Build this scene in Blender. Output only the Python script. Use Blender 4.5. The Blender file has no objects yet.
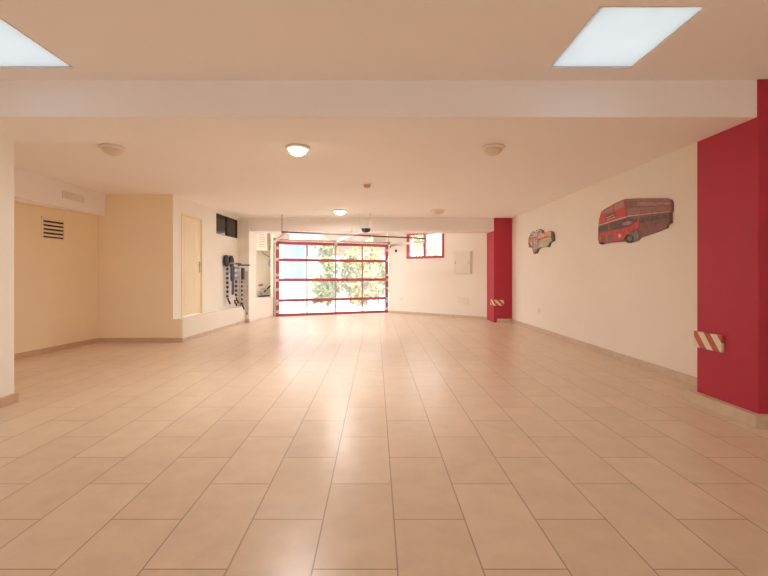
import bpy, bmesh, math, random
from mathutils import Vector, Matrix
R = random.Random(7)
SC = bpy.context.scene
COL = SC.collection
CAMH, F, VX, VY = 1.2, 420.0, 376.0, 275.0      # eye height, focal length (px), vanishing point

# ------------------------------------------------------------------ materials
def new_mat(name):
    m = bpy.data.materials.new(name); m.use_nodes = True
    return m, m.node_tree.nodes, m.node_tree.links, m.node_tree.nodes['Principled BSDF']

def paint(name, col, rough=.6, metal=0., var=.04, scale=6., bump=0., bscale=200., spec=.4, coat=0.):
    m, n, l, b = new_mat(name)
    tc = n.new('ShaderNodeTexCoord')
    nz = n.new('ShaderNodeTexNoise'); nz.inputs['Scale'].default_value = scale; nz.inputs['Detail'].default_value = 3
    l.new(tc.outputs['Object'], nz.inputs['Vector'])
    cr = n.new('ShaderNodeValToRGB')
    cr.color_ramp.elements[0].position = .3; cr.color_ramp.elements[1].position = .7
    cr.color_ramp.elements[0].color = [c * (1 - var) for c in col] + [1]
    cr.color_ramp.elements[1].color = [min(1, c * (1 + var)) for c in col] + [1]
    l.new(nz.outputs['Fac'], cr.inputs['Fac']); l.new(cr.outputs['Color'], b.inputs['Base Color'])
    b.inputs['Roughness'].default_value = rough; b.inputs['Metallic'].default_value = metal
    b.inputs['Specular IOR Level'].default_value = spec
    if coat: b.inputs['Coat Weight'].default_value = coat
    if bump:
        n2 = n.new('ShaderNodeTexNoise'); n2.inputs['Scale'].default_value = bscale; n2.inputs['Detail'].default_value = 2
        bp = n.new('ShaderNodeBump'); bp.inputs['Strength'].default_value = bump; bp.inputs['Distance'].default_value = .003
        l.new(tc.outputs['Object'], n2.inputs['Vector'])
        l.new(n2.outputs['Fac'], bp.inputs['Height']); l.new(bp.outputs['Normal'], b.inputs['Normal'])
    return m

def glass(name, veil, tint=(1, 1, 1), dcol=(.9, .9, .88), gloss=.06):  # translucent share: imitated haze in clear panes, frosting in the skylights
    m, n, l, b = new_mat(name); n.remove(b)
    out = n['Material Output']
    tr = n.new('ShaderNodeBsdfTransparent'); tr.inputs['Color'].default_value = (*tint, 1)
    tl = n.new('ShaderNodeBsdfTranslucent'); tl.inputs['Color'].default_value = (*dcol, 1)
    gl = n.new('ShaderNodeBsdfGlossy'); gl.inputs['Roughness'].default_value = .05
    tc = n.new('ShaderNodeTexCoord'); nz = n.new('ShaderNodeTexNoise'); nz.inputs['Scale'].default_value = 3
    l.new(tc.outputs['Object'], nz.inputs['Vector'])
    mr = n.new('ShaderNodeMapRange'); mr.inputs['To Min'].default_value = max(0, veil - .05); mr.inputs['To Max'].default_value = min(1, veil + .05)
    l.new(nz.outputs['Fac'], mr.inputs['Value'])
    a = n.new('ShaderNodeMixShader'); l.new(mr.outputs['Result'], a.inputs[0]); l.new(tr.outputs[0], a.inputs[1]); l.new(tl.outputs[0], a.inputs[2])
    c = n.new('ShaderNodeMixShader'); c.inputs[0].default_value = gloss; l.new(a.outputs[0], c.inputs[1]); l.new(gl.outputs[0], c.inputs[2])
    l.new(c.outputs[0], out.inputs['Surface'])
    return m

def lamp_mat(name, col, s):
    m, n, l, b = new_mat(name)
    b.inputs['Base Color'].default_value = (.9, .85, .75, 1)
    b.inputs['Emission Color'].default_value = (*col, 1); b.inputs['Emission Strength'].default_value = s
    return m

def tile_mat():
    m, n, l, b = new_mat('floor tiles')
    tc = n.new('ShaderNodeTexCoord'); sx = n.new('ShaderNodeSeparateXYZ'); l.new(tc.outputs['Object'], sx.inputs[0])
    def add(o, v):
        a = n.new('ShaderNodeMath'); a.operation = 'ADD'; a.inputs[1].default_value = v; l.new(o, a.inputs[0]); return a.outputs[0]
    cx = n.new('ShaderNodeCombineXYZ')
    l.new(add(sx.outputs['Y'], -2.063 + .35 + 14), cx.inputs['X']); l.new(add(sx.outputs['X'], -.088 + .347 * 40), cx.inputs['Y'])
    br = n.new('ShaderNodeTexBrick'); l.new(cx.outputs[0], br.inputs['Vector'])
    br.offset = .5; br.offset_frequency = 2; br.squash = 1; br.squash_frequency = 1
    for k, v in (('Scale', 1), ('Mortar Size', .0038), ('Mortar Smooth', .2), ('Bias', 0), ('Brick Width', .70), ('Row Height', .347)):
        br.inputs[k].default_value = v
    br.inputs['Color1'].default_value = (*TILE1, 1)
    br.inputs['Color2'].default_value = (*TILE2, 1)
    br.inputs['Mortar'].default_value = (*GROUT, 1)
    nz = n.new('ShaderNodeTexNoise'); nz.inputs['Scale'].default_value = 5; nz.inputs['Detail'].default_value = 6; nz.inputs['Roughness'].default_value = .65
    l.new(tc.outputs['Object'], nz.inputs['Vector'])
    mr = n.new('ShaderNodeMapRange'); mr.inputs['From Min'].default_value = .3; mr.inputs['From Max'].default_value = .7
    mr.inputs['To Min'].default_value = .93; mr.inputs['To Max'].default_value = 1.07
    l.new(nz.outputs['Fac'], mr.inputs['Value'])
    mx = n.new('ShaderNodeVectorMath'); mx.operation = 'SCALE'; l.new(br.outputs['Color'], mx.inputs[0]); l.new(mr.outputs[0], mx.inputs['Scale'])
    l.new(mx.outputs[0], b.inputs['Base Color'])
    rr = n.new('ShaderNodeMapRange'); rr.inputs['To Min'].default_value = .24; rr.inputs['To Max'].default_value = .36
    l.new(nz.outputs['Fac'], rr.inputs['Value']); l.new(rr.outputs[0], b.inputs['Roughness'])
    b.inputs['Specular IOR Level'].default_value = .34
    bp = n.new('ShaderNodeBump'); bp.inputs['Strength'].default_value = .35; bp.inputs['Distance'].default_value = .002; bp.invert = True
    l.new(br.outputs['Fac'], bp.inputs['Height']); l.new(bp.outputs['Normal'], b.inputs['Normal'])
    return m

def stripe_mat():
    m, n, l, b = new_mat('hazard stripes')
    tc = n.new('ShaderNodeTexCoord'); sx = n.new('ShaderNodeSeparateXYZ'); l.new(tc.outputs['UV'], sx.inputs[0])
    a = n.new('ShaderNodeMath'); a.operation = 'ADD'; l.new(sx.outputs[0], a.inputs[0]); l.new(sx.outputs[1], a.inputs[1])
    f = n.new('ShaderNodeMath'); f.operation = 'FRACT'; l.new(a.outputs[0], f.inputs[0])
    g = n.new('ShaderNodeMath'); g.operation = 'GREATER_THAN'; g.inputs[1].default_value = .5; l.new(f.outputs[0], g.inputs[0])
    mx = n.new('ShaderNodeMix'); mx.data_type = 'RGBA'; l.new(g.outputs[0], mx.inputs['Factor'])
    mx.inputs['A'].default_value = (.50, .11, .06, 1); mx.inputs['B'].default_value = (.80, .70, .56, 1)
    l.new(mx.outputs['Result'], b.inputs['Base Color']); b.inputs['Roughness'].default_value = .5
    return m

TILE1, TILE2, GROUT = (.71, .565, .42), (.755, .61, .465), (.43, .315, .235)
LAMPCOL = (1, .98, .95); W1, W2 = 25, 22
M = {}
M['wall'] = paint('cream wall paint', (.885, .85, .775), .75, var=.015, scale=1.5, bump=.12, bscale=90)
M['alcove'] = paint('yellow cream alcove paint', (.89, .76, .55), .75, var=.015, scale=1.5, bump=.12, bscale=90)
M['ceil'] = paint('ceiling paint', (.915, .885, .875), .8, var=.012, scale=1.2, bump=.08, bscale=90)
M['tile'] = tile_mat()
M['skirt'] = paint('skirting tile', (.60, .42, .29), .45, var=.08, scale=9)
M['skirt_pale'] = paint('pale skirting tile', (.66, .53, .41), .45, var=.08, scale=9)
M['red'] = paint('red pillar paint', (.47, .03, .06), .6, var=.04, scale=4, bump=.1, bscale=90)
M['redmetal'] = paint('red metal', (.47, .10, .12), .4, var=.03)
M['door'] = paint('yellow cream door', (.87, .77, .55), .5, var=.02, scale=3)
M['white'] = paint('white plastic', (.80, .74, .66), .45, var=.02)
M['offwhite'] = paint('offwhite paint', (.84, .79, .71), .5, var=.02)
M['brownglass'] = paint('unlit frosted glass', (.74, .65, .53), .3, var=.03)
M['detector'] = paint('yellowed plastic', (.60, .40, .20), .45, var=.03)
M['dark'] = paint('black rubber', (.025, .022, .022), .6, var=.2)
M['darkvoid'] = paint('dark recess', (.03, .024, .02), .8, var=.3, scale=4)
M['steel'] = paint('galvanised steel', (.45, .40, .36), .4, metal=.8, var=.08, scale=20)
M['mullion'] = paint('dull pinkish bars', (.42, .26, .23), .5, var=.05)
M['alu'] = paint('pale aluminium', (.72, .68, .64), .4, metal=.4, var=.05)
M['bronze'] = paint('brown tube', (.16, .11, .07), .45, metal=.3, var=.1)
M['blue'] = paint('blue padding', (.13, .15, .28), .7, var=.2, scale=25)
M['paleblue'] = paint('pale blue strap', (.52, .54, .66), .6, var=.1, scale=25)
M['greypanel'] = paint('mottled grey panel', (.60, .53, .48), .5, var=.14, scale=14)
M['darkglass'] = paint('dark glass', (.035, .024, .018), .12, var=.6, scale=3)
M['chrome'] = paint('brushed handle', (.35, .30, .24), .3, metal=.9)
M['stripe'] = stripe_mat()
M['pane'] = glass('hazed door glazing', .055, dcol=(.93, .93, .92))  # translucent white in the glass imitates haze over the bright outdoors
M['winpane'] = glass('window glass', .05)
M['skypane'] = glass('frosted skylight', 1.0, dcol=(.29, .29, .286), gloss=.03)
M['lit'] = lamp_mat('lit glass', (1, .80, .52), 6)
M['lit_far'] = lamp_mat('lit glass cooler', (1, .93, .76), 6)
M['concrete'] = paint('pale driveway', (.66, .60, .54), .8, var=.08, scale=1)
M['outwall'] = paint('white outdoor wall', (.82, .79, .74), .8, var=.03)
M['bluewall'] = paint('blue grey shutter', (.15, .22, .30), .7, var=.12, scale=2)
M['plaster'] = paint('grey plaster', (.19, .20, .22), .8, var=.3, scale=1.5)
M['brick'] = paint('terracotta brick', (.19, .10, .07), .8, var=.3, scale=10)
M['leaf'] = paint('olive leaves', (.17, .19, .055), .7, var=.35, scale=3)
M['leaf2'] = paint('yellow green leaves', (.29, .26, .08), .7, var=.35, scale=3)
M['bark'] = paint('bark', (.20, .14, .09), .9, var=.2)

# ------------------------------------------------------------------ mesh helpers
class MB:
    def __init__(self): self.bm = bmesh.new()
    def _quad(self, vs, fs):
        v = [self.bm.verts.new(p) for p in vs]
        for f in fs: self.bm.faces.new([v[i] for i in f])
    def hexa(self, p):    # 8 points: bottom 4 (ccw), top 4
        self._quad(p, [(3, 2, 1, 0), (4, 5, 6, 7), (0, 1, 5, 4), (1, 2, 6, 5), (2, 3, 7, 6), (3, 0, 4, 7)]); return self
    def box(self, a, b):
        (x0, y0, z0), (x1, y1, z1) = a, b
        return self.hexa([(x0, y0, z0), (x1, y0, z0), (x1, y1, z0), (x0, y1, z0), (x0, y0, z1), (x1, y0, z1), (x1, y1, z1), (x0, y1, z1)])
    def slab(self, p, q, z0, z1, t0, t1):     # box along plan line p->q, between offsets t0,t1 to its left
        p, q = Vector(p), Vector(q); d = (q - p).normalized(); n = Vector((-d.y, d.x))
        a, b, c, e = p + n * t0, q + n * t0, q + n * t1, p + n * t1
        return self.hexa([(v.x, v.y, z0) for v in (a, b, c, e)] + [(v.x, v.y, z1) for v in (a, b, c, e)])
    def prism(self, pts, ext):                # polygon extruded by a vector
        ext = Vector(ext); n = len(pts)
        a = [self.bm.verts.new(p) for p in pts]; b = [self.bm.verts.new(Vector(p) + ext) for p in pts]
        self.bm.faces.new(a[::-1]); self.bm.faces.new(b)
        for i in range(n): self.bm.faces.new([a[i], a[(i + 1) % n], b[(i + 1) % n], b[i]])
        return self
    def lathe(self, prof, c, axis=(0, 0, 1), seg=28):     # prof: (radius, height)
        q = Vector((0, 0, 1)).rotation_difference(Vector(axis)); c = Vector(c); rings = []
        for r, h in prof:
            if r < 1e-5: rings.append([self.bm.verts.new(c + q @ Vector((0, 0, h)))])
            else: rings.append([self.bm.verts.new(c + q @ Vector((r * math.cos(2 * math.pi * k / seg), r * math.sin(2 * math.pi * k / seg), h))) for k in range(seg)])
        for A, B in zip(rings, rings[1:]):
            for k in range(seg):
                a0, a1 = A[k % len(A)], A[(k + 1) % len(A)]; b0, b1 = B[k % len(B)], B[(k + 1) % len(B)]
                vs = []
                for v in (a0, a1, b1, b0):
                    if v not in vs: vs.append(v)
                if len(vs) > 2: self.bm.faces.new(vs)
        for A in (rings[0], rings[-1]):
            if len(A) > 2: self.bm.faces.new(A)
        return self
    def tube(self, pts, r, seg=10):
        pts = [Vector(p) for p in pts]; rings = []
        for i, p in enumerate(pts):
            t = (pts[min(i + 1, len(pts) - 1)] - pts[max(i - 1, 0)]).normalized()
            u = t.cross(Vector((0, 0, 1))); u = u.normalized() if u.length > 1e-3 else Vector((1, 0, 0)); w = t.cross(u)
            rings.append([self.bm.verts.new(p + (u * math.cos(2 * math.pi * k / seg) + w * math.sin(2 * math.pi * k / seg)) * r) for k in range(seg)])
        for A, B in zip(rings, rings[1:]):
            for k in range(seg): self.bm.faces.new([A[k], A[(k + 1) % seg], B[(k + 1) % seg], B[k]])
        self.bm.faces.new(rings[0]); self.bm.faces.new(rings[-1]); return self
    def bar(self, p, q, w, h):                # rectangular bar p->q
        p, q = Vector(p), Vector(q); t = (q - p).normalized(); u = t.cross(Vector((0, 0, 1)))
        u = u.normalized() if u.length > 1e-3 else Vector((1, 0, 0)); v = u.cross(t)
        o = [(-w, -h), (w, -h), (w, h), (-w, h)]
        A = [p + u * a / 2 + v * b / 2 for a, b in o]; B = [q + u * a / 2 + v * b / 2 for a, b in o]
        return self.hexa(A + B)
    def build(self, name, mat, parent=None, bevel=0, smooth=False):
        bmesh.ops.recalc_face_normals(self.bm, faces=self.bm.faces)
        me = bpy.data.meshes.new(name); self.bm.to_mesh(me); self.bm.free()
        me.materials.append(M[mat] if isinstance(mat, str) else mat)
        o = bpy.data.objects.new(name, me); COL.objects.link(o)
        if parent:
            o.parent = parent; root = parent
            off = Vector((0, 0, 0))
            while root: off += root.location; root = root.parent
            me.transform(Matrix.Translation(-off))
        if bevel:
            b = o.modifiers.new('bevel', 'BEVEL'); b.width = bevel; b.segments = 2; b.limit_method = 'ANGLE'
        if smooth:
            for f in me.polygons: f.use_smooth = True
            try: me.set_sharp_from_angle(angle=math.radians(40))
            except Exception: pass
        return o

def tag(o, label=None, cat=None, group=None, kind=None):
    if label: o['label'] = label
    if cat: o['category'] = cat
    if group: o['group'] = group
    if kind: o['kind'] = kind
    return o
def thing(name, loc, label, cat, group=None, kind=None):
    o = bpy.data.objects.new(name, None); COL.objects.link(o); o.location = loc; o.empty_display_size = .1
    return tag(o, label, cat, group, kind)
def struct(o, label, cat): return tag(o, label, cat, kind='structure')

def dup(root, loc):
    r = root.copy(); COL.objects.link(r); r.location = loc
    for ch in list(root.children):
        c = ch.copy(); COL.objects.link(c); c.parent = r
        for g in list(ch.children):
            d = g.copy(); COL.objects.link(d); d.parent = c
    return r

def holed(mb, p, q, z0, z1, t0, t1, holes):   # wall with rectangular openings (u0,u1,z0,z1), u in metres along p->q
    p, q = Vector(p), Vector(q); L = (q - p).length; d = (q - p) / L
    us = sorted({0, L, *[h[0] for h in holes], *[h[1] for h in holes]}); zs = sorted({z0, z1, *[h[2] for h in holes], *[h[3] for h in holes]})
    for a, b in zip(us, us[1:]):
        for c, e in zip(zs, zs[1:]):
            if any(h[0] <= (a + b) / 2 <= h[1] and h[2] <= (c + e) / 2 <= h[3] for h in holes): continue
            mb.slab(p + d * a, p + d * b, c, e, t0, t1)
    return mb
XR, XRF, Y0 = 3.472, 3.435, -4.2   # right wall near, far; rear end
XW0, XWS = 3.504, -.0065
def XRX(y): return XW0 + XWS * y
def on_right(px, py, off=0, t=0):                  # a point of the right wall's face
    k = (px - VX) / F; Z = (XW0 - t) / (k - XWS); X = k * Z + t; return Vector((X - off, Z, CAMH - (py - VY) * Z / F))

# ------------------------------------------------------------------ dimensions
XL = -3.42                      # left front wall
HF, HC, HB = 2.75, 2.64, 2.456 # front ceiling, far ceiling, underside of near beam
Y0, YB0, YB1 = -4.2, 3.34, 3.97
DL, DR = Vector((-2.90, 12.15)), Vector((.384, 13.45))      # garage door ends on plan
BR1 = Vector((XRF + .05, 10.86))                            # where the angled wall meets the right wall
BRL = Vector((.384, 13.45)) 

# ------------------------------------------------------------------ shell
mb = MB().prism([(-5.4, Y0, 0), (3.7, Y0, 0), (3.7, 10.9, 0), (DR.x, DR.y + .05, 0), (DL.x, DL.y + .05, 0), (-4.0, 12.4, 0), (-5.4, 12.4, 0)], (0, 0, -.1))
struct(mb.build('floor', 'tile'), 'beige orange stone look floor tiles laid in running bond', 'floor')

# ceiling: front with two skylight openings, far field
SKY = [(1.29, 1.91), (-2.90, -2.26)]; SY0, SY1 = 2.42, 3.145
mb = MB()
xs = [-5.4, -2.90, -2.26, 1.29, 1.91, 3.7]
for i, (a, b) in enumerate(zip(xs, xs[1:])):
    if i in (1, 3):
        mb.box((a, Y0, HF), (b, SY0, HF + .05)); mb.box((a, SY1, HF), (b, YB1, HF + .05))
    else: mb.box((a, Y0, HF), (b, YB1, HF + .05))
mb.box((-5.4, YB1 - .1, HC), (3.7, 14.0, HF + .05))
struct(mb.build('ceiling', 'ceil'), 'smooth warm white ceiling above the tiled garage floor', 'ceiling')
struct(MB().box((-5.4, YB0, HB), (XR + .1, YB1, HF + .02)).build('trim_1', 'ceil'), 'wide near ceiling beam in front of the red pillar', 'beam')
struct(MB().box((-3.75, 10.61, 2.315), (XR + .1, 11.25, HC + .02)).build('trim_2', 'ceil'), 'far ceiling beam in front of the garage door', 'beam')

struct(MB().slab((XRX(Y0), Y0), (XRX(10.97), 10.97), 0, HF + .02, -.2, 0).build('wall_right', 'wall'), 'long plain cream wall on the right', 'wall')
struct(MB().box((XL - .25, Y0, 0), (XL, YB1, HF)).build('wall_left', 'wall'), 'cream wall end at the left edge of the picture', 'wall')
struct(MB().box((-5.3, YB1 - .25, 0), (XL - .2, YB1, HF)).build('wall_alcove_front', 'wall'), 'front return wall of the alcove', 'wall')
struct(MB().slab((-5.345, 3.97), (-4.95, 7.56), 0, HC + .05, 0, .2).build('wall_alcove_left', 'alcove'), 'cream alcove wall with louvred vent', 'wall')
mb = MB().box((-5.2, 7.49, 0), (-3.622, 7.64, HC + .05)).box((-3.63, 7.482, 0), (-3.451, 7.4865, .413))
struct(mb.build('wall_alcove_back', 'alcove'), 'cream end wall of the alcove left of the cream door', 'wall')
# service wall with the dark opening and door opening; it runs slightly inwards
SA, SB = Vector((-3.62, 7.495)), Vector((-3.48, 10.62)); sd = (SB - SA).normalized(); SROT = -math.atan2(sd.x, sd.y)
DW, DU, DZ0, DZ1 = .86, .275, .414, 2.354
mb = MB(); holed(mb, SA, SB, 0, HC + .05, 0, .2, [(DU, DU + DW, DZ0, DZ1), (1.808, 3.075, 2.118, 2.575)])
struct(mb.build('wall_service', 'wall'), 'cream side wall with the yellow cream door and dark opening', 'wall')
struct(MB().slab((-3.45, 7.487), (-3.292, 10.585), 0, .414, .0, .20).build('trim_3', 'wall', bevel=.006), 'low cream plinth under the yellow cream door', 'plinth')
def sslab(u0, u1, z0, z1, t0, t1): return MB().slab(SA + sd * u0, SA + sd * u1, z0, z1, t0, t1)
r = thing('window_5', (*(SA + sd * 2.4), 2.118), 'dark glazed opening high on the side wall above the bike carrier', 'window', kind='structure')
sslab(1.808, 3.075, 2.118, 2.575, .03, .04).build('dark_pane', 'darkglass', r)
mb = MB()
for a in ((1.808, 1.825, 2.118, 2.575), (3.058, 3.075, 2.118, 2.575), (1.825, 3.058, 2.118, 2.133), (1.825, 3.058, 2.56, 2.575), (2.43, 2.445, 2.133, 2.56)): mb.slab(SA + sd * a[0], SA + sd * a[1], a[2], a[3], .008, .05)
mb.build('window_frame', 'darkvoid', r)
# bulkhead in the alcove
struct(MB().box((-5.5, YB1, 2.245), (-4.82, 7.5, HC + .03)).build('trim_5', 'ceil'), 'boxed bulkhead under the alcove ceiling', 'bulkhead')
# left pier under the far beam, back niche, low wall
struct(MB().box((-3.75, 10.6, 0), (-3.205, 11.25, HC)).build('trim_6', 'wall', bevel=.005), 'cream pier at the left end of the far beam', 'pier')
struct(MB().slab((-3.215, 11.24), (-2.93, 12.17), 0, .55, 0, .45).build('trim_7', 'wall', bevel=.005), 'low cream wall left of the garage door', 'low wall')
struct(MB().slab((-3.8, 11.6), (-3.04, 13.36), 0, HC + .05, 0, .2).build('wall_niche', 'wall'), 'cream niche wall left of the garage door', 'wall')
struct(MB().box((-3.06, 12.19, .0), (-2.915, 13.2, HC + .05)).build('trim_8', 'wall'), 'wall jamb left of the garage door', 'jamb')
# garage door wall: lintel with transom opening
Ld = (DR - DL).length
mb = MB(); holed(mb, DL, DR, 2.19, HC + .05, .02, .2, [(.11 * Ld, .857 * Ld, 2.235, 2.46)])
struct(mb.build('wall_back', 'wall'), 'cream lintel wall above the garage door', 'wall')
# angled wall right of the door with window
W0 = Vector((.40, 13.40)); Lw = (BR1 - W0).length; dw = (BR1 - W0).normalized()
def u_of_px(px):                               # position along the angled wall seen at column px
    k = (px - VX) / F; return (k * W0.y - W0.x) / (dw.x - k * dw.y)
def on_angled(px, py, off=0):
    u = u_of_px(px); p = W0 + dw * u; return Vector((p.x, p.y, CAMH - (py - VY) * p.y / F))
wu0, wu1 = u_of_px(406.8), u_of_px(444.0); WZ0, WZ1 = 1.695, 2.46
mb = MB(); holed(mb, W0, BR1, 0, HC + .05, 0, .18, [(wu0, wu1, WZ0, WZ1)])
struct(mb.build('wall_back_right', 'wall'), 'angled cream wall between garage door and far red pillar', 'wall')

# unseen rear wall; its opening is added to let in fill daylight
mb = MB(); holed(mb, (3.7, Y0), (-5.4, Y0), 0, HF + .2, -.2, 0, [(3.0, 4.8, .3, 1.9)])
struct(mb.build('wall_rear', 'wall'), 'wall behind the photographer with an opening added for fill daylight', 'wall')

# red pillars
struct(MB().box((3.03, YB0 - .015, 0), (XR + .02, YB1 - .003, HF + .02)).build('red_pillar', 'red', bevel=.008), 'near dark red pillar at the right edge', 'pillar')
struct(MB().box((2.978, 10.6, .0), (XRF + .03, 11.34, HC + .01)).build('red_pillar', 'red', bevel=.008), 'far red pillar at the end of the right wall', 'pillar')

# skirtings
mb = MB().box((2.97, YB0 - .06, 0), (XR, YB1 + .085, .10))
struct(mb.build('baseboard_pillar', 'skirt_pale', bevel=.004), 'tiled skirting block round the near red pillar', 'skirting')
struct(MB().box((3.05, 10.54, 0), (XRF - .02, 10.9, .098)).build('baseboard_far_pillar', 'skirt_pale', bevel=.003), 'small pale skirting at foot of the far red pillar', 'skirting')
struct(MB().slab((XRX(YB1 + .09), YB1 + .09), (XRX(10.59), 10.59), 0, .09, -.01, .016).slab((XRX(Y0), Y0), (XRX(YB0 - .07), YB0 - .07), 0, .09, -.01, .016).build('baseboard_right', 'skirt_pale'), 'pale skirting along the right wall', 'skirting')
struct(MB().box((XL - .01, Y0, 0), (XL + .03, YB1 + .016, .085)).box((XL - .25, YB1 + .001, 0), (XL - .011, YB1 + .016, .085)).build('baseboard_left', 'skirt', bevel=.003), 'brown skirting on the left wall end', 'skirting')
mb = MB().slab((-5.345, 3.97), (-4.958, 7.488), 0, .08, -.018, .01).box((-4.958, 7.465, 0), (-3.455, 7.50, .08))
struct(mb.build('baseboard_alcove', 'skirt'), 'brown skirting round the alcove', 'skirting')
mb = MB().slab((-3.45, 7.465), (-3.292, 10.56), 0, .07, -.018, .01)
struct(mb.build('baseboard_plinth', 'skirt_pale'), 'skirting along the foot of the plinth', 'skirting')
struct(MB().box((-3.33, 10.54, 0), (-3.185, 10.62, .085)).build('baseboard_pier', 'skirt', bevel=.003), 'skirting tile at foot of the left pier', 'skirting')
struct(MB().slab(W0, BR1, 0, .075, -.015, .01).build('baseboard_back', 'skirt_pale'), 'pale skirting along the angled back wall', 'skirting')

# ------------------------------------------------------------------ skylights
for i, (a, b) in enumerate(SKY):
    r = thing('window_%d' % (2 + i), ((a + b) / 2, (SY0 + SY1) / 2, HF), ['square white skylight near the red pillar', 'white skylight at the top left corner'][i], 'skylight', kind='structure')
    mb = MB(); w = .007
    for bx in (((a, SY0, HF - .004), (a + w, SY1, HF + .07)), ((b - w, SY0, HF - .004), (b, SY1, HF + .07)), ((a + w, SY0, HF - .004), (b - w, SY0 + w, HF + .07)), ((a + w, SY1 - w, HF - .004), (b - w, SY1, HF + .07))): mb.box(*bx)
    mb.build('frame', 'white', r)
    MB().box((a + w, SY0 + w, HF + .004), (b - w, SY1 - w, HF + .008)).build('pane', 'skypane', r)

# ------------------------------------------------------------------ window in the angled wall
r = thing('window_1', (*(W0 + dw * (wu0 + wu1) / 2), WZ0), 'small red framed sliding window high on the angled wall', 'window', kind='structure')
def wslab(u0, u1, z0, z1, t0, t1): return MB().slab(W0 + dw * u0, W0 + dw * u1, z0, z1, t0, t1)
um = u_of_px(424.7); fw = .07
mb = MB()
for a in ((wu0, wu0 + fw + .03, WZ0, WZ1), (wu1 - fw, wu1, WZ0, WZ1), (wu0 + fw, wu1 - fw, WZ0, WZ0 + .075), (wu0 + fw, wu1 - fw, WZ1 - .05, WZ1)):
    mb.slab(W0 + dw * a[0], W0 + dw * a[1], a[2], a[3], -.02, .08)
mb.build('window_frame', 'redmetal', r, bevel=.004)
wslab(um - .035, um + .035, WZ0 + .07, WZ1 - .04, -.01, .07).build('mullion', 'redmetal', r, bevel=.004)
wslab(wu0 + fw + .03, um - .03, WZ0 + .07, WZ1 - .05, .03, .036).build('pane', 'winpane', r)
wslab(um + .03, wu1 - fw, WZ0 + .07, WZ1 - .05, .045, .051).build('pane', 'winpane', r)

# ------------------------------------------------------------------ garage door
dd = (DR - DL).normalized(); dn = Vector((dd.y, -dd.x))          # dn points into the room
def dpt(t, z, off=0): p = DL + (DR - DL) * t + dn * off; return Vector((p.x, p.y, z))
g = thing('door_1', dpt(.5, 0), 'red sectional garage door with sixteen clear panes', 'garage door', kind='structure')
ZR = [.0, .46, 1.055, 1.64, 2.18]
e = .028
def dslab(t0, t1, z0, z1, a, b): return MB().slab((DL + (DR - DL) * t0), (DL + (DR - DL) * t1), z0, z1, -b, -a)
for t0, t1 in ((0, e), (1 - e, 1)): dslab(t0, t1, 0, 2.18, -.03, .025).build('stile', 'redmetal', g, bevel=.004)
for i, z in enumerate(ZR):
    h0, h1 = ((0, .075) if i == 0 else (z - .09, z) if i == 4 else (z - .04, z + .04))
    if i in (0, 4): dslab(e, 1 - e, h0, h1, -.03, .02).build('rail', 'redmetal', g, bevel=.004)
    else: dslab(e, 1 - e, h0, h1, -.03, .02).build('rail', 'redmetal', g, bevel=.004)
TC = [e, .2585, .508, .752, 1 - e]
for t in TC[1:4]:
    for i in range(4): dslab(t - .0055, t + .0055, ZR[i] + (.075 if i == 0 else .034), ZR[i + 1] - (.09 if i == 3 else .034), -.025, .012).build('mullion', 'mullion', g)
for i in range(4):
    for j in range(4):
        dslab(TC[j] + .003, TC[j + 1] - .003, ZR[i] + .03, ZR[i + 1] - .03, -.004, .0).build('pane', 'pane', g)
for t in (.012, .988):
    for z in (.14, .36, .447, .78, 1.05, 1.20, 1.65, 1.98):
        p = dpt(t, z, .04); dslab(t - .010, t + .010, z - .04, z + .04, .024, .05).build('hinge', 'alu', g, bevel=.004)
for t in (.508,): dslab(t - .012, t + .012, 2.10, 2.24, .02, .05).build('bracket', 'alu', g)

# tracks
def track(name, t, pend, label):
    a = dpt(t, .02, .03); b = dpt(t, 2.0, .03); pe = Vector(pend)
    r = thing(name, (a.x, a.y, 0), label, 'door track', 'garage door tracks')
    pts = [a, b, b + (pe - b) * .02 + Vector((0, 0, .07)), b + (pe - b) * .06 + Vector((0, 0, .13))]
    m = MB()
    for p, q in zip(pts, pts[1:]): m.bar(p, q, .03, .05)
    m.build('vertical_track', 'steel', r)
    MB().bar(pts[-1], pe, .035, .06).build('horizontal_track', 'steel' if t > .5 else 'alu', r)
    return r
PLE, PRE = Vector((-2.11, 9.65, 2.135)), Vector((1.24, 10.60, 2.06))
tl = track('garage_door_track', -.016, PLE, 'pale steel door track curving up left of the red garage door')
tr = track('garage_door_track', 1.012, PRE, 'steel door track at right, passing before the small red window')
for t, pe in ((tl, PLE),):
    pe = pe.lerp(dpt(-.016, 2.13, .03), .12)
    MB().bar(pe + Vector((-.02, .02, 0)), Vector((pe.x - .02, pe.y + .02, HC)), .018, .012).build('hanger', 'steel', t)
    MB().box((pe.x - .04, pe.y, HC - .006), (pe.x, pe.y + .05, HC)).build('foot_plate', 'offwhite', t)
pe = PRE; MB().bar(pe + Vector((.0, .05, 0)), Vector((pe.x, pe.y + .05, HC)), .012, .012).build('hanger', 'offwhite', tr)
r = thing('cross_tube', (PLE + PRE) / 2, 'thin brown cross tube above the garage door joining the tracks', 'tube')
MB().tube([PLE + Vector((-.03, -.0, .055)), PRE + Vector((0.02, -.0, .06))], .018).build('tube', 'bronze', r, smooth=True)
MB().box((PLE.x - .06, PLE.y - .03, PLE.z + .033), (PLE.x + .06, PLE.y + .03, PLE.z + .07)).build('clamp', 'bronze', r, bevel=.006)
r = thing('spring_shaft', dpt(.2, 2.14, .06), 'thin grey spring shaft along the top of the garage door', 'shaft')
MB().tube([dpt(-.01, 2.222, .07), dpt(1.0, 2.222, .07)], .012).build('shaft', 'steel', r, smooth=True)
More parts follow.
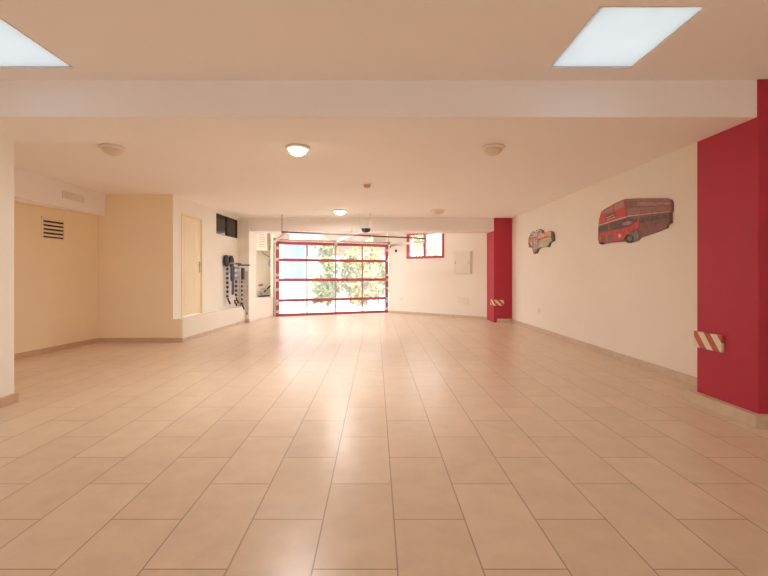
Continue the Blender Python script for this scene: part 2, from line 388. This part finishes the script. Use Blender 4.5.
for t in (-.012, 1.0): MB().lathe([(.0, -.03), (.055, -.03), (.055, -.02), (.045, -.02), (.045, .02), (.055, .02), (.055, .03), (0, .03)], dpt(t, 2.222, .07), (dd.x, dd.y, 0)).build('cable_drum', 'steel', r, smooth=True)

# opener
MO = Vector((-.24, 9.9, 2.26))
r = thing('garage_door_opener', MO, 'dark motor head of the garage opener hanging by two straps', 'door opener')
mb = MB().lathe([(.0, -.06), (.05, -.055), (.09, -.035), (.105, 0), (.11, .02), (.10, .035), (0, .035)], MO, seg=24)
mb.build('motor_housing', 'dark', r, smooth=True)
TB = dpt(.508, 2.18, .06)
MB().bar(MO + Vector((-.08, .05, -.02)), TB + Vector((.1, -.35, .04)), .05, .055).build('rail', 'alu', r)
MB().bar(TB + Vector((.1, -.35, .03)), TB, .03, .025).build('door_arm', 'alu', r)
for dx in (-.17, .12):
    MB().bar(MO + Vector((dx * .7, 0, .04)), Vector((MO.x + dx, MO.y - .02, HC)), .012, .006).box((MO.x + dx - .035, MO.y - .05, HC - .01), (MO.x + dx + .035, MO.y + .02, HC)).build('hanger_strap', 'alu', r)
MB().bar((MO.x - .36, MO.y + .55, 2.24), (MO.x - .36, MO.y + .55, 2.38), .012, .006).build('rail_hanger', 'steel', r)

# transom window above the door
r = thing('window_4', dpt(.48, 2.235), 'narrow transom strip above the red garage door', 'window', kind='structure')
dslab(.115, .852, 2.24, 2.455, -.12, -.115).build('pane', 'winpane', r)
mb = MB()
for a in ((.11, .857, 2.235, 2.25), (.11, .857, 2.448, 2.46)): mb.slab(DL + (DR - DL) * a[0], DL + (DR - DL) * a[1], a[2], a[3], .03, .13)
mb.build('window_frame', 'white', r)

# ------------------------------------------------------------------ cream service door
r = thing('door_2', (-3.64, 7.84, DZ0), 'plain yellow cream door on the plinth', 'door', kind='structure'); DY0, DY1 = 7.84, 7.84 + DW
mb = MB().box((-3.70, DY0 + .045, DZ0 + .012), (-3.652, DY1 - .045, DZ1 - .04))
leafd = mb.build('door_leaf', 'door', r, bevel=.004)
mb = MB()
for z0, z1 in ((.62, 1.30), (1.45, 2.2)):
    for y0, y1 in ((DY0 + .15, DY0 + .45), (DY0 + .53, DY1 - .15)): mb.box((-3.653, y0, z0), (-3.6495, y1, z1))
mb.build('raised_panel', 'door', leafd, bevel=.003)
mb = MB().box((-3.76, DY0 + .001, DZ0 + .001), (-3.63, DY0 + .045, DZ1 - .001)).box((-3.76, DY1 - .045, DZ0 + .001), (-3.63, DY1 - .001, DZ1 - .001)).box((-3.76, DY0 + .045, DZ1 - .04), (-3.63, DY1 - .045, DZ1 - .001))
mb.build('door_frame', 'door', r, bevel=.003)
mb = MB().box((-3.651, DY1 - .12, 1.25), (-3.642, DY1 - .08, 1.47)).tube([(-3.645, DY1 - .10, 1.40), (-3.60, DY1 - .10, 1.40), (-3.595, DY1 - .12, 1.40), (-3.595, DY1 - .23, 1.40)], .010)
tag(mb.build('door_handle', 'chrome', r, smooth=True), 'dark lever handle')
q = SA + sd * DU; r.location = (q.x, q.y, DZ0); r.rotation_euler.z = SROT

# ------------------------------------------------------------------ ceiling lights
def ceiling_light(x, y, label, lit=None, rad=.15, hh=HC, watts=0):
    if watts:
        d = bpy.data.lights.new('lamp_bulb', 'AREA'); d.shape = 'DISK'; d.size = rad * 1.2; d.energy = watts; d.color = LAMPCOL
        lo = bpy.data.objects.new('lamp_bulb', d); COL.objects.link(lo); lo.location = (x, y, hh - .108)
    r = thing('ceiling_light', (x, y, hh), label, 'ceiling light', 'dome ceiling lights')
    MB().lathe([(rad + .0, 0), (rad + .012, -.012), (rad + .006, -.028), (rad - .02, -.034), (rad - .025, -.02), (0, -.02)], (x, y, hh), seg=36).build('base_ring', 'offwhite', r, smooth=True)
    prof = [(rad - .022, -.026)] + [((rad - .022) * math.cos(a), -.03 - .07 * math.sin(a)) for a in [math.pi / 2 * k / 7 for k in range(1, 7)]] + [(0, -.10)]
    MB().lathe(prof, (x, y, hh), seg=36).build('glass_dome', lit or 'brownglass', r, smooth=True)
    return r
YL = 4.72
ceiling_light(-2.96, YL, 'unlit dome ceiling light left, near the alcove', rad=.125)
ceiling_light(-.88, YL, 'lit warm dome ceiling light, nearest glowing one', 'lit', .125, HC, W1)
ceiling_light(1.315, YL, 'unlit dome ceiling light right, behind the near beam', rad=.12)
ceiling_light(-.80, 9.35, 'small lit dome light in front of the far beam', 'lit_far', .15, HC, W2)
ceiling_light(1.38, 9.35, 'unlit dome light in front of the far beam')
r = thing('smoke_detector', (-.14, 6.62, HC), 'small yellowed smoke detector in the middle of the ceiling', 'smoke detector')
MB().lathe([(.075, 0), (.078, -.012), (.06, -.02), (0, -.02)], (-.14, 6.62, HC)).build('base', 'offwhite', r, smooth=True)
MB().lathe([(.052, -.02), (.054, -.045), (.04, -.062), (0, -.066)], (-.14, 6.62, HC)).build('sensor_head', 'detector', r, smooth=True)

# ------------------------------------------------------------------ vents
r = thing('wall_vent', (-5.08, 6.635, 1.77), 'louvred vent with dark slots on the alcove wall', 'vent')
MB().box((-5.079, 6.41, 1.77), (-5.074, 6.80, 2.085)).build('backing', 'darkvoid', r)
mb = MB()
for bx in (((-5.08, 6.39, 1.755), (-5.058, 6.42, 2.10)), ((-5.08, 6.79, 1.755), (-5.058, 6.88, 2.10)), ((-5.08, 6.42, 1.755), (-5.058, 6.79, 1.775)), ((-5.08, 6.42, 2.07), (-5.058, 6.79, 2.10))): mb.box(*bx)
mb.build('frame', 'alcove', r, bevel=.003)
for k in range(5):
    z = 1.80 + k * .06
    MB().hexa([(-5.076, 6.42, z + .02), (-5.05, 6.42, z - .004), (-5.05, 6.79, z - .004), (-5.076, 6.79, z + .02), (-5.076, 6.42, z + .036), (-5.05, 6.42, z + .012), (-5.05, 6.79, z + .012), (-5.076, 6.79, z + .036)]).build('slat', 'alcove', r)
r.location = (-5.059, 6.61, 1.77); r.rotation_euler.z = -math.atan(.11)
r = thing('bulkhead_grille', (-4.82, 6.68, 2.385), 'small pale grille on the boxed bulkhead', 'vent')
mb = MB().box((-4.822, 6.45, 2.385), (-4.806, 6.92, 2.40)).box((-4.822, 6.45, 2.49), (-4.806, 6.92, 2.505)).box((-4.822, 6.45, 2.4), (-4.806, 6.47, 2.49)).box((-4.822, 6.90, 2.4), (-4.806, 6.92, 2.49))
mb.build('frame', 'offwhite', r)
for k in range(4):
    z = 2.408 + k * .022
    MB().hexa([(-4.82, 6.47, z + .008), (-4.808, 6.47, z), (-4.808, 6.9, z), (-4.82, 6.9, z + .008), (-4.82, 6.47, z + .016), (-4.808, 6.47, z + .008), (-4.808, 6.9, z + .008), (-4.82, 6.9, z + .016)]).build('slat', 'offwhite', r)

# ------------------------------------------------------------------ hazard boards on the pillars
def uv_board(mb, name, parent, f):
    o = mb.build(name, 'stripe', parent)
    uv = o.data.uv_layers.new(name='UVMap')
    for lp in o.data.loops:
        co = o.data.vertices[lp.vertex_index].co
        uv.data[lp.index].uv = f(co)
    return o
r = thing('hazard_board', (3.03, 3.82, .515), 'red and white striped guard board on near red pillar', 'guard board', 'striped corner guards')
mb = MB().box((3.005, 3.655, .525), (3.031, 3.97, .672))
uv_board(mb, 'striped_face', r, lambda c: ((-c.y) / .15 + .45, (c.z) / .15 * .75))
MB().box((3.018, 3.665, .53), (3.0305, 3.96, .668)).build('backing', 'white', r)
r = thing('hazard_board', (3.1, 10.58, .43), 'red and white striped corner guard on far red pillar', 'guard board', 'striped corner guards')
mb = MB().box((2.962, 10.58, .43), (3.225, 10.599, .57)).box((2.962, 10.599, .43), (2.977, 10.88, .57))
uv_board(mb, 'striped_face', r, lambda c: ((c.x - (c.y - 10.58) * .5) / .15 + .2, (c.z) / .15))

# ------------------------------------------------------------------ sockets, boxes
def plate(name, base, label, cat, n, w, h, t, mat='white', det=True):
    n = Vector(n).normalized(); u = Vector((n.y, -n.x, 0)); base = Vector(base)
    r = thing(name, base, label, cat)
    def bx(cu, cz, ww, hh, d0, d1):
        c = [base + u * (cu + su * ww / 2) + Vector((0, 0, cz + sz * hh / 2)) for su, sz in ((-1, -1), (1, -1), (1, 1), (-1, 1))]
        return MB().hexa([p + n * d0 for p in c] + [p + n * d1 for p in c])
    bx(0, 0, w, h, -.002, t).build('cover', mat, r, bevel=.003)
    if det:
        for s in (-.22, .22): bx(s * w, 0, w * .16, h * .2, t, t + .003).build('insert', 'greypanel', r)
    return r, bx
plate('wall_socket', on_right(539, 310.6), 'small white socket low on the right wall', 'socket', (-1, 0, 0), .085, .085, .012)
nw = Vector((dw.y, -dw.x, 0)); nw = nw if nw.y < 0 else -nw
r, bx = plate('fuse_box', on_angled(463, 262.7), 'white electrical cabinet on the angled back wall', 'cabinet', nw, .56, .64, .03, 'offwhite', False)
bx(-.0, 0, .50, .58, .03, .055).build('cabinet_door', 'offwhite', r, bevel=.004)
bx(.21, .0, .02, .07, .055, .068).build('latch', 'greypanel', r)
bx(-.21, .0, .02, .07, .055, .068).build('latch', 'greypanel', r)
r, bx = plate('junction_cover', on_angled(463.6, 301), 'flush cream cover plate below the electrical cabinet', 'cover plate', nw, .33, .20, .01, 'offwhite', False)
bx(0, 0, .28, .15, .01, .016).build('lid', 'offwhite', r, bevel=.003)
plate('wall_socket', on_angled(401.5, 299), 'white socket low on the wall beside the garage door', 'socket', nw, .11, .075, .012)
r, bx = plate('door_sensor', on_angled(396.2, 251), 'small dark sensor on the wall right of garage door', 'sensor', nw, .05, .08, .03, 'dark', False)
bx(0, .0, .03, .03, .03, .05).build('lens', 'dark', r)

# ------------------------------------------------------------------ cut-out wall pictures
def cutout(name, label, ox, oy, s, outline, layers, thick):
    pr = lambda q, o: on_right(ox + q[0] / s, oy + q[1] / s, o, thick)
    a = pr(outline[0], 0); r = thing(name, a, label, 'wall picture', 'cut-out vehicle wall pictures')
    def poly(pts, o0, o1): return MB().prism([pr(p, 0) - Vector((o0, 0, 0)) for p in pts], (-(o1 - o0), 0, 0))
    poly(outline, -.003, thick).build('board', layers[0][1], r)
    for i, (nm, mat, pts) in enumerate(layers[1:]):
        o = poly(pts, thick - .001, thick + .002 + i * .0004).build(nm, mat, r)
    return r
def flat(n, c, r=.55, v=.18, s=14): M[n] = paint('print ' + n, c, r, var=v, scale=s)
flat('p_side', (.25, .125, .115)); flat('p_red', (.60, .085, .085)); flat('p_redlight', (.66, .16, .13)); flat('p_glass', (.14, .095, .09), v=.5, s=30)
flat('p_win', (.44, .26, .23), v=.3, s=25); flat('p_cream', (.72, .50, .40)); flat('p_tyre', (.045, .04, .04)); flat('p_hub', (.24, .20, .185), v=.4, s=30); flat('p_roof', (.36, .18, .165))
flat('p_rose', (.74, .40, .34), v=.25); flat('p_olive', (.58, .50, .36), v=.25); flat('p_purple', (.42, .30, .30), v=.5, s=25); flat('p_orange', (.60, .30, .17), v=.3); flat('p_grey', (.62, .54, .48), v=.35, s=20); flat('p_dark', (.16, .12, .095))
def circ(cx, cy, rx, ry, n=20): return [(cx + rx * math.cos(2 * math.pi * k / n), cy + ry * math.sin(2 * math.pi * k / n)) for k in range(n)]
bus = [(68, 425), (70, 330), (78, 250), (95, 185), (130, 160), (215, 112), (300, 76), (420, 70), (640, 70), (688, 84), (700, 110), (700, 182), (690, 192), (690, 282), (662, 300), (655, 325), (560, 362), (430, 405), (405, 432), (340, 452), (300, 440), (210, 446), (125, 456), (100, 466), (80, 452)]
L = [('board', 'p_side', None),
     ('roof_band', 'p_roof', [(300, 76), (420, 70), (640, 70), (688, 84), (688, 98), (320, 92), (303, 96)]),
     ('upper_windows', 'p_win', [(402, 102), (685, 104), (685, 128), (402, 134)]),
     ('advert_panel', 'p_roof', [(320, 158), (560, 142), (690, 136), (690, 172), (320, 214)]),
     ('waist_stripe', 'p_cream', [(320, 220), (560, 192), (685, 180), (685, 186), (560, 199), (320, 228)]),
     ('lower_windows', 'p_glass', [(425, 240), (560, 216), (665, 203), (665, 238), (560, 258), (430, 285)]),
     ('upper_front', 'p_red', [(80, 292), (82, 250), (97, 188), (215, 116), (296, 82), (304, 222)]),
     ('upper_front_windows', 'p_win', [(99, 205), (105, 186), (215, 128), (290, 92), (294, 142), (210, 176)]),
     ('window_post', 'p_red', [(196, 140), (206, 135), (206, 176), (196, 181)]),
     ('destination_blind', 'p_glass', [(128, 222), (222, 182), (224, 222), (132, 262)]),
     ('blind_lettering', 'p_cream', [(138, 236), (210, 206), (211, 213), (139, 243)]),
     ('blind_lettering', 'p_cream', [(150, 250), (214, 224), (215, 230), (151, 256)]),
     ('front_stripe', 'p_cream', [(74, 298), (304, 226), (318, 224), (318, 232), (75, 306)]),
     ('windscreen', 'p_glass', [(78, 316), (310, 240), (400, 250), (390, 300), (250, 330), (78, 358)]),
     ('windscreen_post', 'p_red', [(158, 292), (170, 288), (174, 342), (162, 345)]),
     ('windscreen_glint', 'p_win', [(280, 285), (335, 262), (370, 275), (345, 296), (290, 302)]),
     ('bonnet', 'p_red', [(73, 368), (250, 338), (360, 305), (412, 258), (425, 262), (418, 320), (330, 375), (310, 402), (290, 425), (120, 445), (90, 445), (74, 420)]),
     ('radiator', 'p_side', [(105, 392), (200, 382), (205, 428), (112, 438)]),
     ('radiator_bar', 'p_redlight', [(140, 386), (152, 385), (156, 436), (144, 437)]),
     ('headlight', 'p_cream', circ(258, 390, 15, 17)),
     ('headlight', 'p_redlight', circ(92, 410, 9, 15)),
     ('tyre', 'p_tyre', circ(342, 415, 42, 38)),
     ('wheel_arch', 'p_hub', [(330, 380), (400, 345), (420, 365), (424, 402), (400, 425), (370, 440), (385, 405), (360, 385)]),
     ('hub', 'p_hub', circ(345, 413, 20, 20)),
     ('tyre', 'p_tyre', [(80, 445), (120, 448), (120, 458), (100, 465), (84, 456)]),
     ('rear_edge', 'p_dark', [(664, 196), (688, 192), (688, 282), (664, 298)]),
     ]
cutout('bus_picture', 'large red double-decker bus cut-out on the right wall', 590, 190, 8.533, bus, L, .022)
car = [(120, 275), (140, 235), (150, 200), (185, 165), (215, 190), (230, 150), (275, 130), (320, 150), (335, 185), (430, 158), (468, 168), (485, 215), (485, 300), (455, 312), (430, 335), (412, 390), (385, 388), (370, 380), (290, 402), (262, 425), (240, 480), (198, 490), (182, 440), (176, 400), (132, 395), (120, 340)]
L = [('board', 'p_dark', None),
     ('cab', 'p_grey', [(150, 210), (185, 170), (215, 190), (232, 155), (275, 134), (315, 155), (320, 195), (250, 235), (150, 255)]),
     ('cab_window', 'p_dark', [(158, 215), (185, 195), (190, 225), (160, 240)]),
     ('cab_window', 'p_purple', [(240, 170), (290, 152), (305, 180), (245, 208)]),
     ('wing', 'p_rose', [(265, 225), (330, 190), (430, 162), (448, 178), (445, 240), (370, 235), (290, 275), (255, 268)]),
     ('wing_stripe', 'p_cream', [(280, 292), (370, 255), (430, 245), (430, 254), (372, 266), (282, 302)]),
     ('door_panel', 'p_olive', [(278, 300), (372, 266), (446, 252), (456, 305), (420, 335), (395, 380), (290, 396), (258, 410)]),
     ('grille', 'p_purple', [(184, 262), (250, 240), (268, 300), (258, 410), (226, 440), (210, 470), (190, 440), (182, 390)]),
     ('grille_bar', 'p_cream', [(205, 262), (213, 260), (222, 420), (214, 425)]),
     ('grille_bar', 'p_rose', [(235, 290), (243, 288), (246, 405), (238, 410)]),
     ('front_wing', 'p_orange', [(122, 278), (170, 255), (180, 268), (178, 385), (150, 370), (146, 340), (130, 330)]),
     ('lamp', 'p_cream', circ(165, 330, 11, 22)),
     ('roof_trim', 'p_grey', [(170, 192), (190, 178), (200, 205), (180, 222)]),
     ]
cutout('car_picture', 'smaller vintage car cut-out near the far red pillar', 520, 220, 14.4, car, L, .03)

# ------------------------------------------------------------------ bike carrier on the service wall
X = -3.64
r = thing('bike_carrier', (X, 10.3, .4), 'folded blue and black bike carrier hanging on the side wall', 'bike carrier')
MB().box((X - .005, 10.25, 1.30), (X + .02, 10.65, 1.42)).build('wall_bracket', 'steel', r)
for y in (10.10, 10.42):
    MB().lathe([(.0, -.03), (.11, -.03), (.135, -.02), (.135, .02), (.11, .03), (.05, .035), (0, .035)], (X + .06, y, 1.58), (1, 0, .05)).build('disc', 'dark', r, smooth=True)
MB().tube([(X + .02, 10.3, 1.50), (X + .12, 10.3, 1.53), (X + .26, 10.32, 1.51), (X + .30, 10.32, 1.42), (X + .30, 10.32, .82)], .017).build('tube_frame', 'alu', r, smooth=True)
MB().tube([(X + .03, 10.55, 1.50), (X + .14, 10.55, 1.53), (X + .25, 10.55, 1.51), (X + .28, 10.55, 1.42), (X + .28, 10.55, .62)], .017).build('tube_frame', 'alu', r, smooth=True)
MB().tube([(X + .20, 10.45, 1.49), (X + .60, 10.45, 1.485)], .018).build('support_arm', 'bronze', r, smooth=True)
MB().bar((X + .26, 10.3, 1.52), (X + .26, 10.62, 1.52), .03, .03).build('cross_bar', 'dark', r)
MB().box((X + .10, 10.24, 1.10), (X + .20, 10.36, 1.47)).build('pad', 'blue', r, bevel=.03)
MB().box((X + .12, 10.28, .78), (X + .18, 10.38, 1.10)).build('pad', 'blue', r, bevel=.02)
for z in (1.15, 1.27, 1.39): MB().box((X + .21, 10.30, z), (X + .36, 10.56, z + .06)).build('strap', 'paleblue', r, bevel=.01)
MB().box((X + .36, 10.40, 1.14), (X + .41, 10.55, 1.42)).build('buckle_block', 'dark', r, bevel=.01)
for y, x, z0, z1 in ((10.12, .08, .70, 1.44), (10.34, .24, .72, 1.14), (10.58, .30, .50, 1.12)):
    MB().box((X + x - .018, y - .02, z0), (X + x + .018, y + .02, z1)).build('strap', 'paleblue', r)
    k = 0; z = z0 + .03
    while z < z1 - .06:
        MB().box((X + x - .028, y - .03, z), (X + x + .028, y + .03, z + .055)).build('cradle_block', 'dark', r, bevel=.008); z += .105
for y, x, z in ((10.12, .10, .66), (10.36, .24, .66), (10.40, .17, .60), (10.60, .31, .50)):
    MB().tube([(X + x, y, z + .06), (X + x + .01, y, z), (X + x + .05, y, z - .05), (X + x + .06, y, z - .09)], .024).build('rubber_foot', 'dark', r, smooth=True)
q = SA + sd * 2.44; r.location = (q.x, q.y, .35); r.rotation_euler.z = SROT; r.scale = (.80, .95, 1)

r = thing('grey_panel', (-3.33, 10.58, .27), 'tall mottled grey panel against the left pier', 'panel')
MB().box((-3.455, 10.575, .27), (-3.215, 10.599, 1.30)).build('board', 'greypanel', r, bevel=.004)
for x in (-3.43, -3.27): MB().box((x, 10.56, .20), (x + .035, 10.60, .27)).build('foot', 'chrome', r)
for z in (.60, .95): MB().box((-3.45, 10.57, z), (-3.22, 10.576, z + .02)).build('seam', 'alu', r)

# ------------------------------------------------------------------ things in the niche
nd = (Vector((-3.04, 13.36)) - Vector((-3.8, 11.6))).normalized(); nn = Vector((nd.y, -nd.x))
def on_niche(px, py, off=0.):
    k = (px - VX) / F; p0 = Vector((-3.8, 11.6)) + nn * off
    u = (k * p0.y - p0.x) / (nd.x - k * nd.y); p = p0 + nd * u
    return Vector((p.x, p.y, CAMH - (py - VY) * p.y / F))
n3 = Vector((nn.x, nn.y, 0))
def nbox(px0, px1, py0, py1, d0, d1):
    a, b, c, d = on_niche(px0, py1, d0), on_niche(px1, py1, d0), on_niche(px1, py0, d0), on_niche(px0, py0, d0)
    z0, z1 = a.z, c.z
    q = [Vector((a.x, a.y, z0)), Vector((b.x, b.y, z0)), Vector((b.x, b.y, z1)), Vector((a.x, a.y, z1))]
    return MB().hexa([p for p in q] + [p + n3 * (d1 - d0) for p in q])
r = thing('wall_heater', (-3.3, 12.3, 1.91), 'white wall heater box high in the niche left of the garage door', 'heater')
MB().box((-3.46, 12.15, 1.91), (-3.15, 12.42, 2.50)).build('body', 'white', r, bevel=.015)
MB().box((-3.62, 12.25, 2.0), (-3.45, 12.38, 2.42)).build('bracket', 'greypanel', r)
for k in range(6): MB().box((-3.40, 12.14, 2.0 + k * .07), (-3.22, 12.152, 2.035 + k * .07)).build('louvre', 'greypanel', r)
a = on_niche(262, 251, .08); b = on_niche(266, 255, .06); c = on_niche(270, 257, .04)
MB().tube([a + Vector((0, 0, .05)), a, (a + b) / 2 - Vector((0, 0, .03)), b, c], .014).build('pipe', 'steel', r, smooth=True)
c = on_niche(271, 263); r = thing('wall_plaque', c, 'pale blue round plaque on the niche wall', 'plaque')
MB().lathe([(.14, -.005), (.14, .014), (0, .014)], c, n3).build('disc', 'paleblue', r)
MB().lathe([(.04, .013), (.035, .022), (0, .022)], c + Vector((0, 0, .02)), n3).build('emblem', 'blue', r)
c = on_niche(270.5, 246.5); r = thing('wall_switch', c, 'small dark switch beside the wall heater', 'switch')
MB().lathe([(.03, -.005), (.03, .02), (.02, .026), (0, .026)], c, n3).build('switch_body', 'dark', r, smooth=True)
MB().box((c.x - .012, c.y - .05, c.z - .11), (c.x + .012, c.y + .012, c.z - .02)).build('pull_tab', 'steel', r)
lp = lambda px, py: on_niche(px, py, .22)
r = thing('hand_scooter', (lp(266, 297).x, lp(266, 297).y, .55), 'folded grey and black scooter lying on the low wall', 'scooter')
zb = .585
p = lp(259.5, 296); q = lp(274.5, 295)
MB().bar(Vector((p.x, p.y, zb)), Vector((q.x, q.y, zb)), .09, .035).build('deck', 'dark', r, bevel=.008)
for px in (261.5, 272): 
    c = lp(px, 296); MB().lathe([(0, -.015), (.05, -.015), (.058, 0), (.05, .015), (0, .015)], (c.x, c.y, .66), n3).build('wheel', 'steel', r, smooth=True)
MB().tube([lp(264, 292), lp(268, 288), lp(273.5, 283.5)], .022).build('steering_tube', 'dark', r, smooth=True)
MB().tube([lp(259.5, 290), lp(263, 288.5), lp(267, 290), lp(272, 291)], .03).build('fork', 'greypanel', r, smooth=True)
MB().tube([lp(259, 285.5), lp(262.5, 285)], .028).build('handle_grip', 'redmetal', r, smooth=True)
MB().tube([lp(261, 292), lp(266, 286.5), lp(270, 290), lp(264, 294)], .014).build('fold_link', 'alu', r, smooth=True)
c = lp(269, 291.5); MB().box((c.x - .07, c.y - .05, zb), (c.x + .07, c.y + .05, c.z + .05)).build('hinge_block', 'greypanel', r, bevel=.01)

# ------------------------------------------------------------------ outdoors
o = MB().prism([(-40, 12.9, -.06), (40, 12.9, -.06), (40, 60, -.06), (-40, 60, -.06)], (0, 0, -.2)).build('driveway', 'concrete'); struct(o, 'sunlit pale driveway outside the garage door', 'driveway')
o = MB().prism([(-40, -40, -.12), (40, -40, -.12), (40, 12.9, -.12), (-40, 12.9, -.12)], (0, 0, -.2)).build('yard', 'concrete'); struct(o, 'pale yard around the building', 'ground')
struct(MB().box((-14, 22, -.06), (14, 22.3, 2.2)).build('garden_wall', 'outwall'), 'white garden wall beyond the driveway', 'wall')
r = thing('shed', (-4.9, 17.5, -.06), 'blue grey shed outside behind the leftmost door panes', 'shed')
MB().box((-7.0, 17.5, .95), (-3.25, 19.5, 2.6)).build('wall', 'bluewall', r)
MB().box((-7.0, 17.48, -.06), (-3.25, 19.5, .95)).build('base', 'outwall', r)
MB().box((-7.2, 17.2, 2.6), (-3.1, 19.7, 2.7)).build('roof', 'outwall', r)
for k in range(4): MB().box((-6.7 + k * .85, 17.465, 1.1), (-6.66 + k * .85, 17.5, 2.5)).build('batten', 'outwall', r)
r = thing('steps', (-3.6, 16.4, -.06), 'white outdoor steps behind the lower left door panes', 'steps')
for k in range(3): MB().box((-4.6, 16.2 + k * .35, -.06), (-3.3, 16.55 + k * .35 - .001, .15 + k * .2)).build('tread', 'outwall', r)
r = thing('brick_shed', (0, 24, 0), 'terracotta brick house seen through the transom', 'house')
MB().box((-3.0, 24, 2.0), (1.5, 27, 4.4)).build('wall', 'brick', r)
MB().box((-3.0, 24.01, -.06), (1.5, 27, 2.0)).build('base', 'outwall', r)
MB().box((-6.5, 24.05, -.06), (-3.0, 27, 4.4)).build('plaster_wall', 'plaster', r)

def tree(x, y, h, w, mat, label, n=750):
    r = thing('garden_shrub', (x, y, -.06), label, 'shrub', 'sunlit shrubs outside the garage door')
    m = MB(); blobs = [(R.uniform(-w, w) * .75, R.uniform(-.35, .35), R.uniform(.1, h - .3)) for _ in range(16)]
    for _ in range(n):
        bx_, by_, bz_ = R.choice(blobs)
        v = Vector((R.gauss(0, 1), R.gauss(0, 1), R.gauss(0, 1))).normalized() * R.uniform(.12, .40)
        c = Vector((x + bx_, y + by_, bz_)) + v; 
        if c.z < .05: c.z = .05 + R.random() * .2
        a = Vector((R.gauss(0, 1), R.gauss(0, 1), R.gauss(0, 1))).normalized(); b = a.orthogonal().normalized(); s = R.uniform(.09, .17)
        m._quad([c - a * s, c + b * s * .45, c + a * s, c - b * s * .45], [(0, 1, 2, 3)])
    m.build('foliage', mat, r)
    MB().tube([(x, y, -.06), (x + .05, y, h * .5), (x - .05, y, h * .8)], .05).tube([(x, y, h * .3), (x + w * .4, y, h * .7)], .03).tube([(x, y, h * .35), (x - w * .4, y, h * .75)], .03).build('stem', 'bark', r)
tree(-2.0, 17.3, 2.75, .45, 'leaf', 'olive green shrub behind the second column of door panes', 900)
tree(-1.15, 18.7, 2.9, .62, 'leaf2', 'yellow green shrub behind the middle of the garage door', 900)
tree(-.4, 17.4, 2.75, .45, 'leaf2', 'yellowish shrub behind the third column of door panes', 1000)
tree(.1, 18.9, 2.9, .42, 'leaf', 'dark olive shrub behind the rightmost door panes', 700)
tree(2.1, 18.5, 3.6, .8, 'leaf2', 'tall shrub outside the small red window', 700)

# ------------------------------------------------------------------ light
w = bpy.data.worlds.new('World'); SC.world = w; w.use_nodes = True
n, l = w.node_tree.nodes, w.node_tree.links
bg = n['Background']
tc = n.new('ShaderNodeTexCoord'); sx = n.new('ShaderNodeSeparateXYZ'); l.new(tc.outputs['Generated'], sx.inputs[0])
cr = n.new('ShaderNodeValToRGB'); l.new(sx.outputs['Z'], cr.inputs['Fac'])
cr.color_ramp.elements[0].color = (1.0, .98, .95, 1); cr.color_ramp.elements[1].color = (.72, .85, 1.0, 1); cr.color_ramp.elements[1].position = .8
l.new(cr.outputs['Color'], bg.inputs['Color']); bg.inputs['Strength'].default_value = 4.4
s = bpy.data.lights.new('sun', 'SUN'); s.energy = 6; s.angle = math.radians(.6); s.color = (1, .93, .82)
so = bpy.data.objects.new('sun', s); COL.objects.link(so); so.location = (-6, 20, 20)
so.rotation_euler = Vector((.35, -.25, -1)).to_track_quat('-Z', 'Y').to_euler()

cam = bpy.data.cameras.new('camera'); co = bpy.data.objects.new('camera', cam); COL.objects.link(co)
co.location = (0, 0, CAMH); co.rotation_euler = (math.pi / 2, 0, 0)
cam.sensor_fit = 'HORIZONTAL'; cam.sensor_width = 36; cam.lens = F / 768 * 36
cam.shift_x = (384 - VX) / 768; cam.shift_y = -(288 - VY) / 768; cam.clip_start = .05
SC.camera = co
v = SC.view_settings; v.view_transform = 'Standard'; v.look = 'None'; v.gamma = 1; v.exposure = .76; v.use_curve_mapping = False

SC.cycles.max_bounces = 20; SC.cycles.diffuse_bounces = 14; SC.cycles.transparent_max_bounces = 12
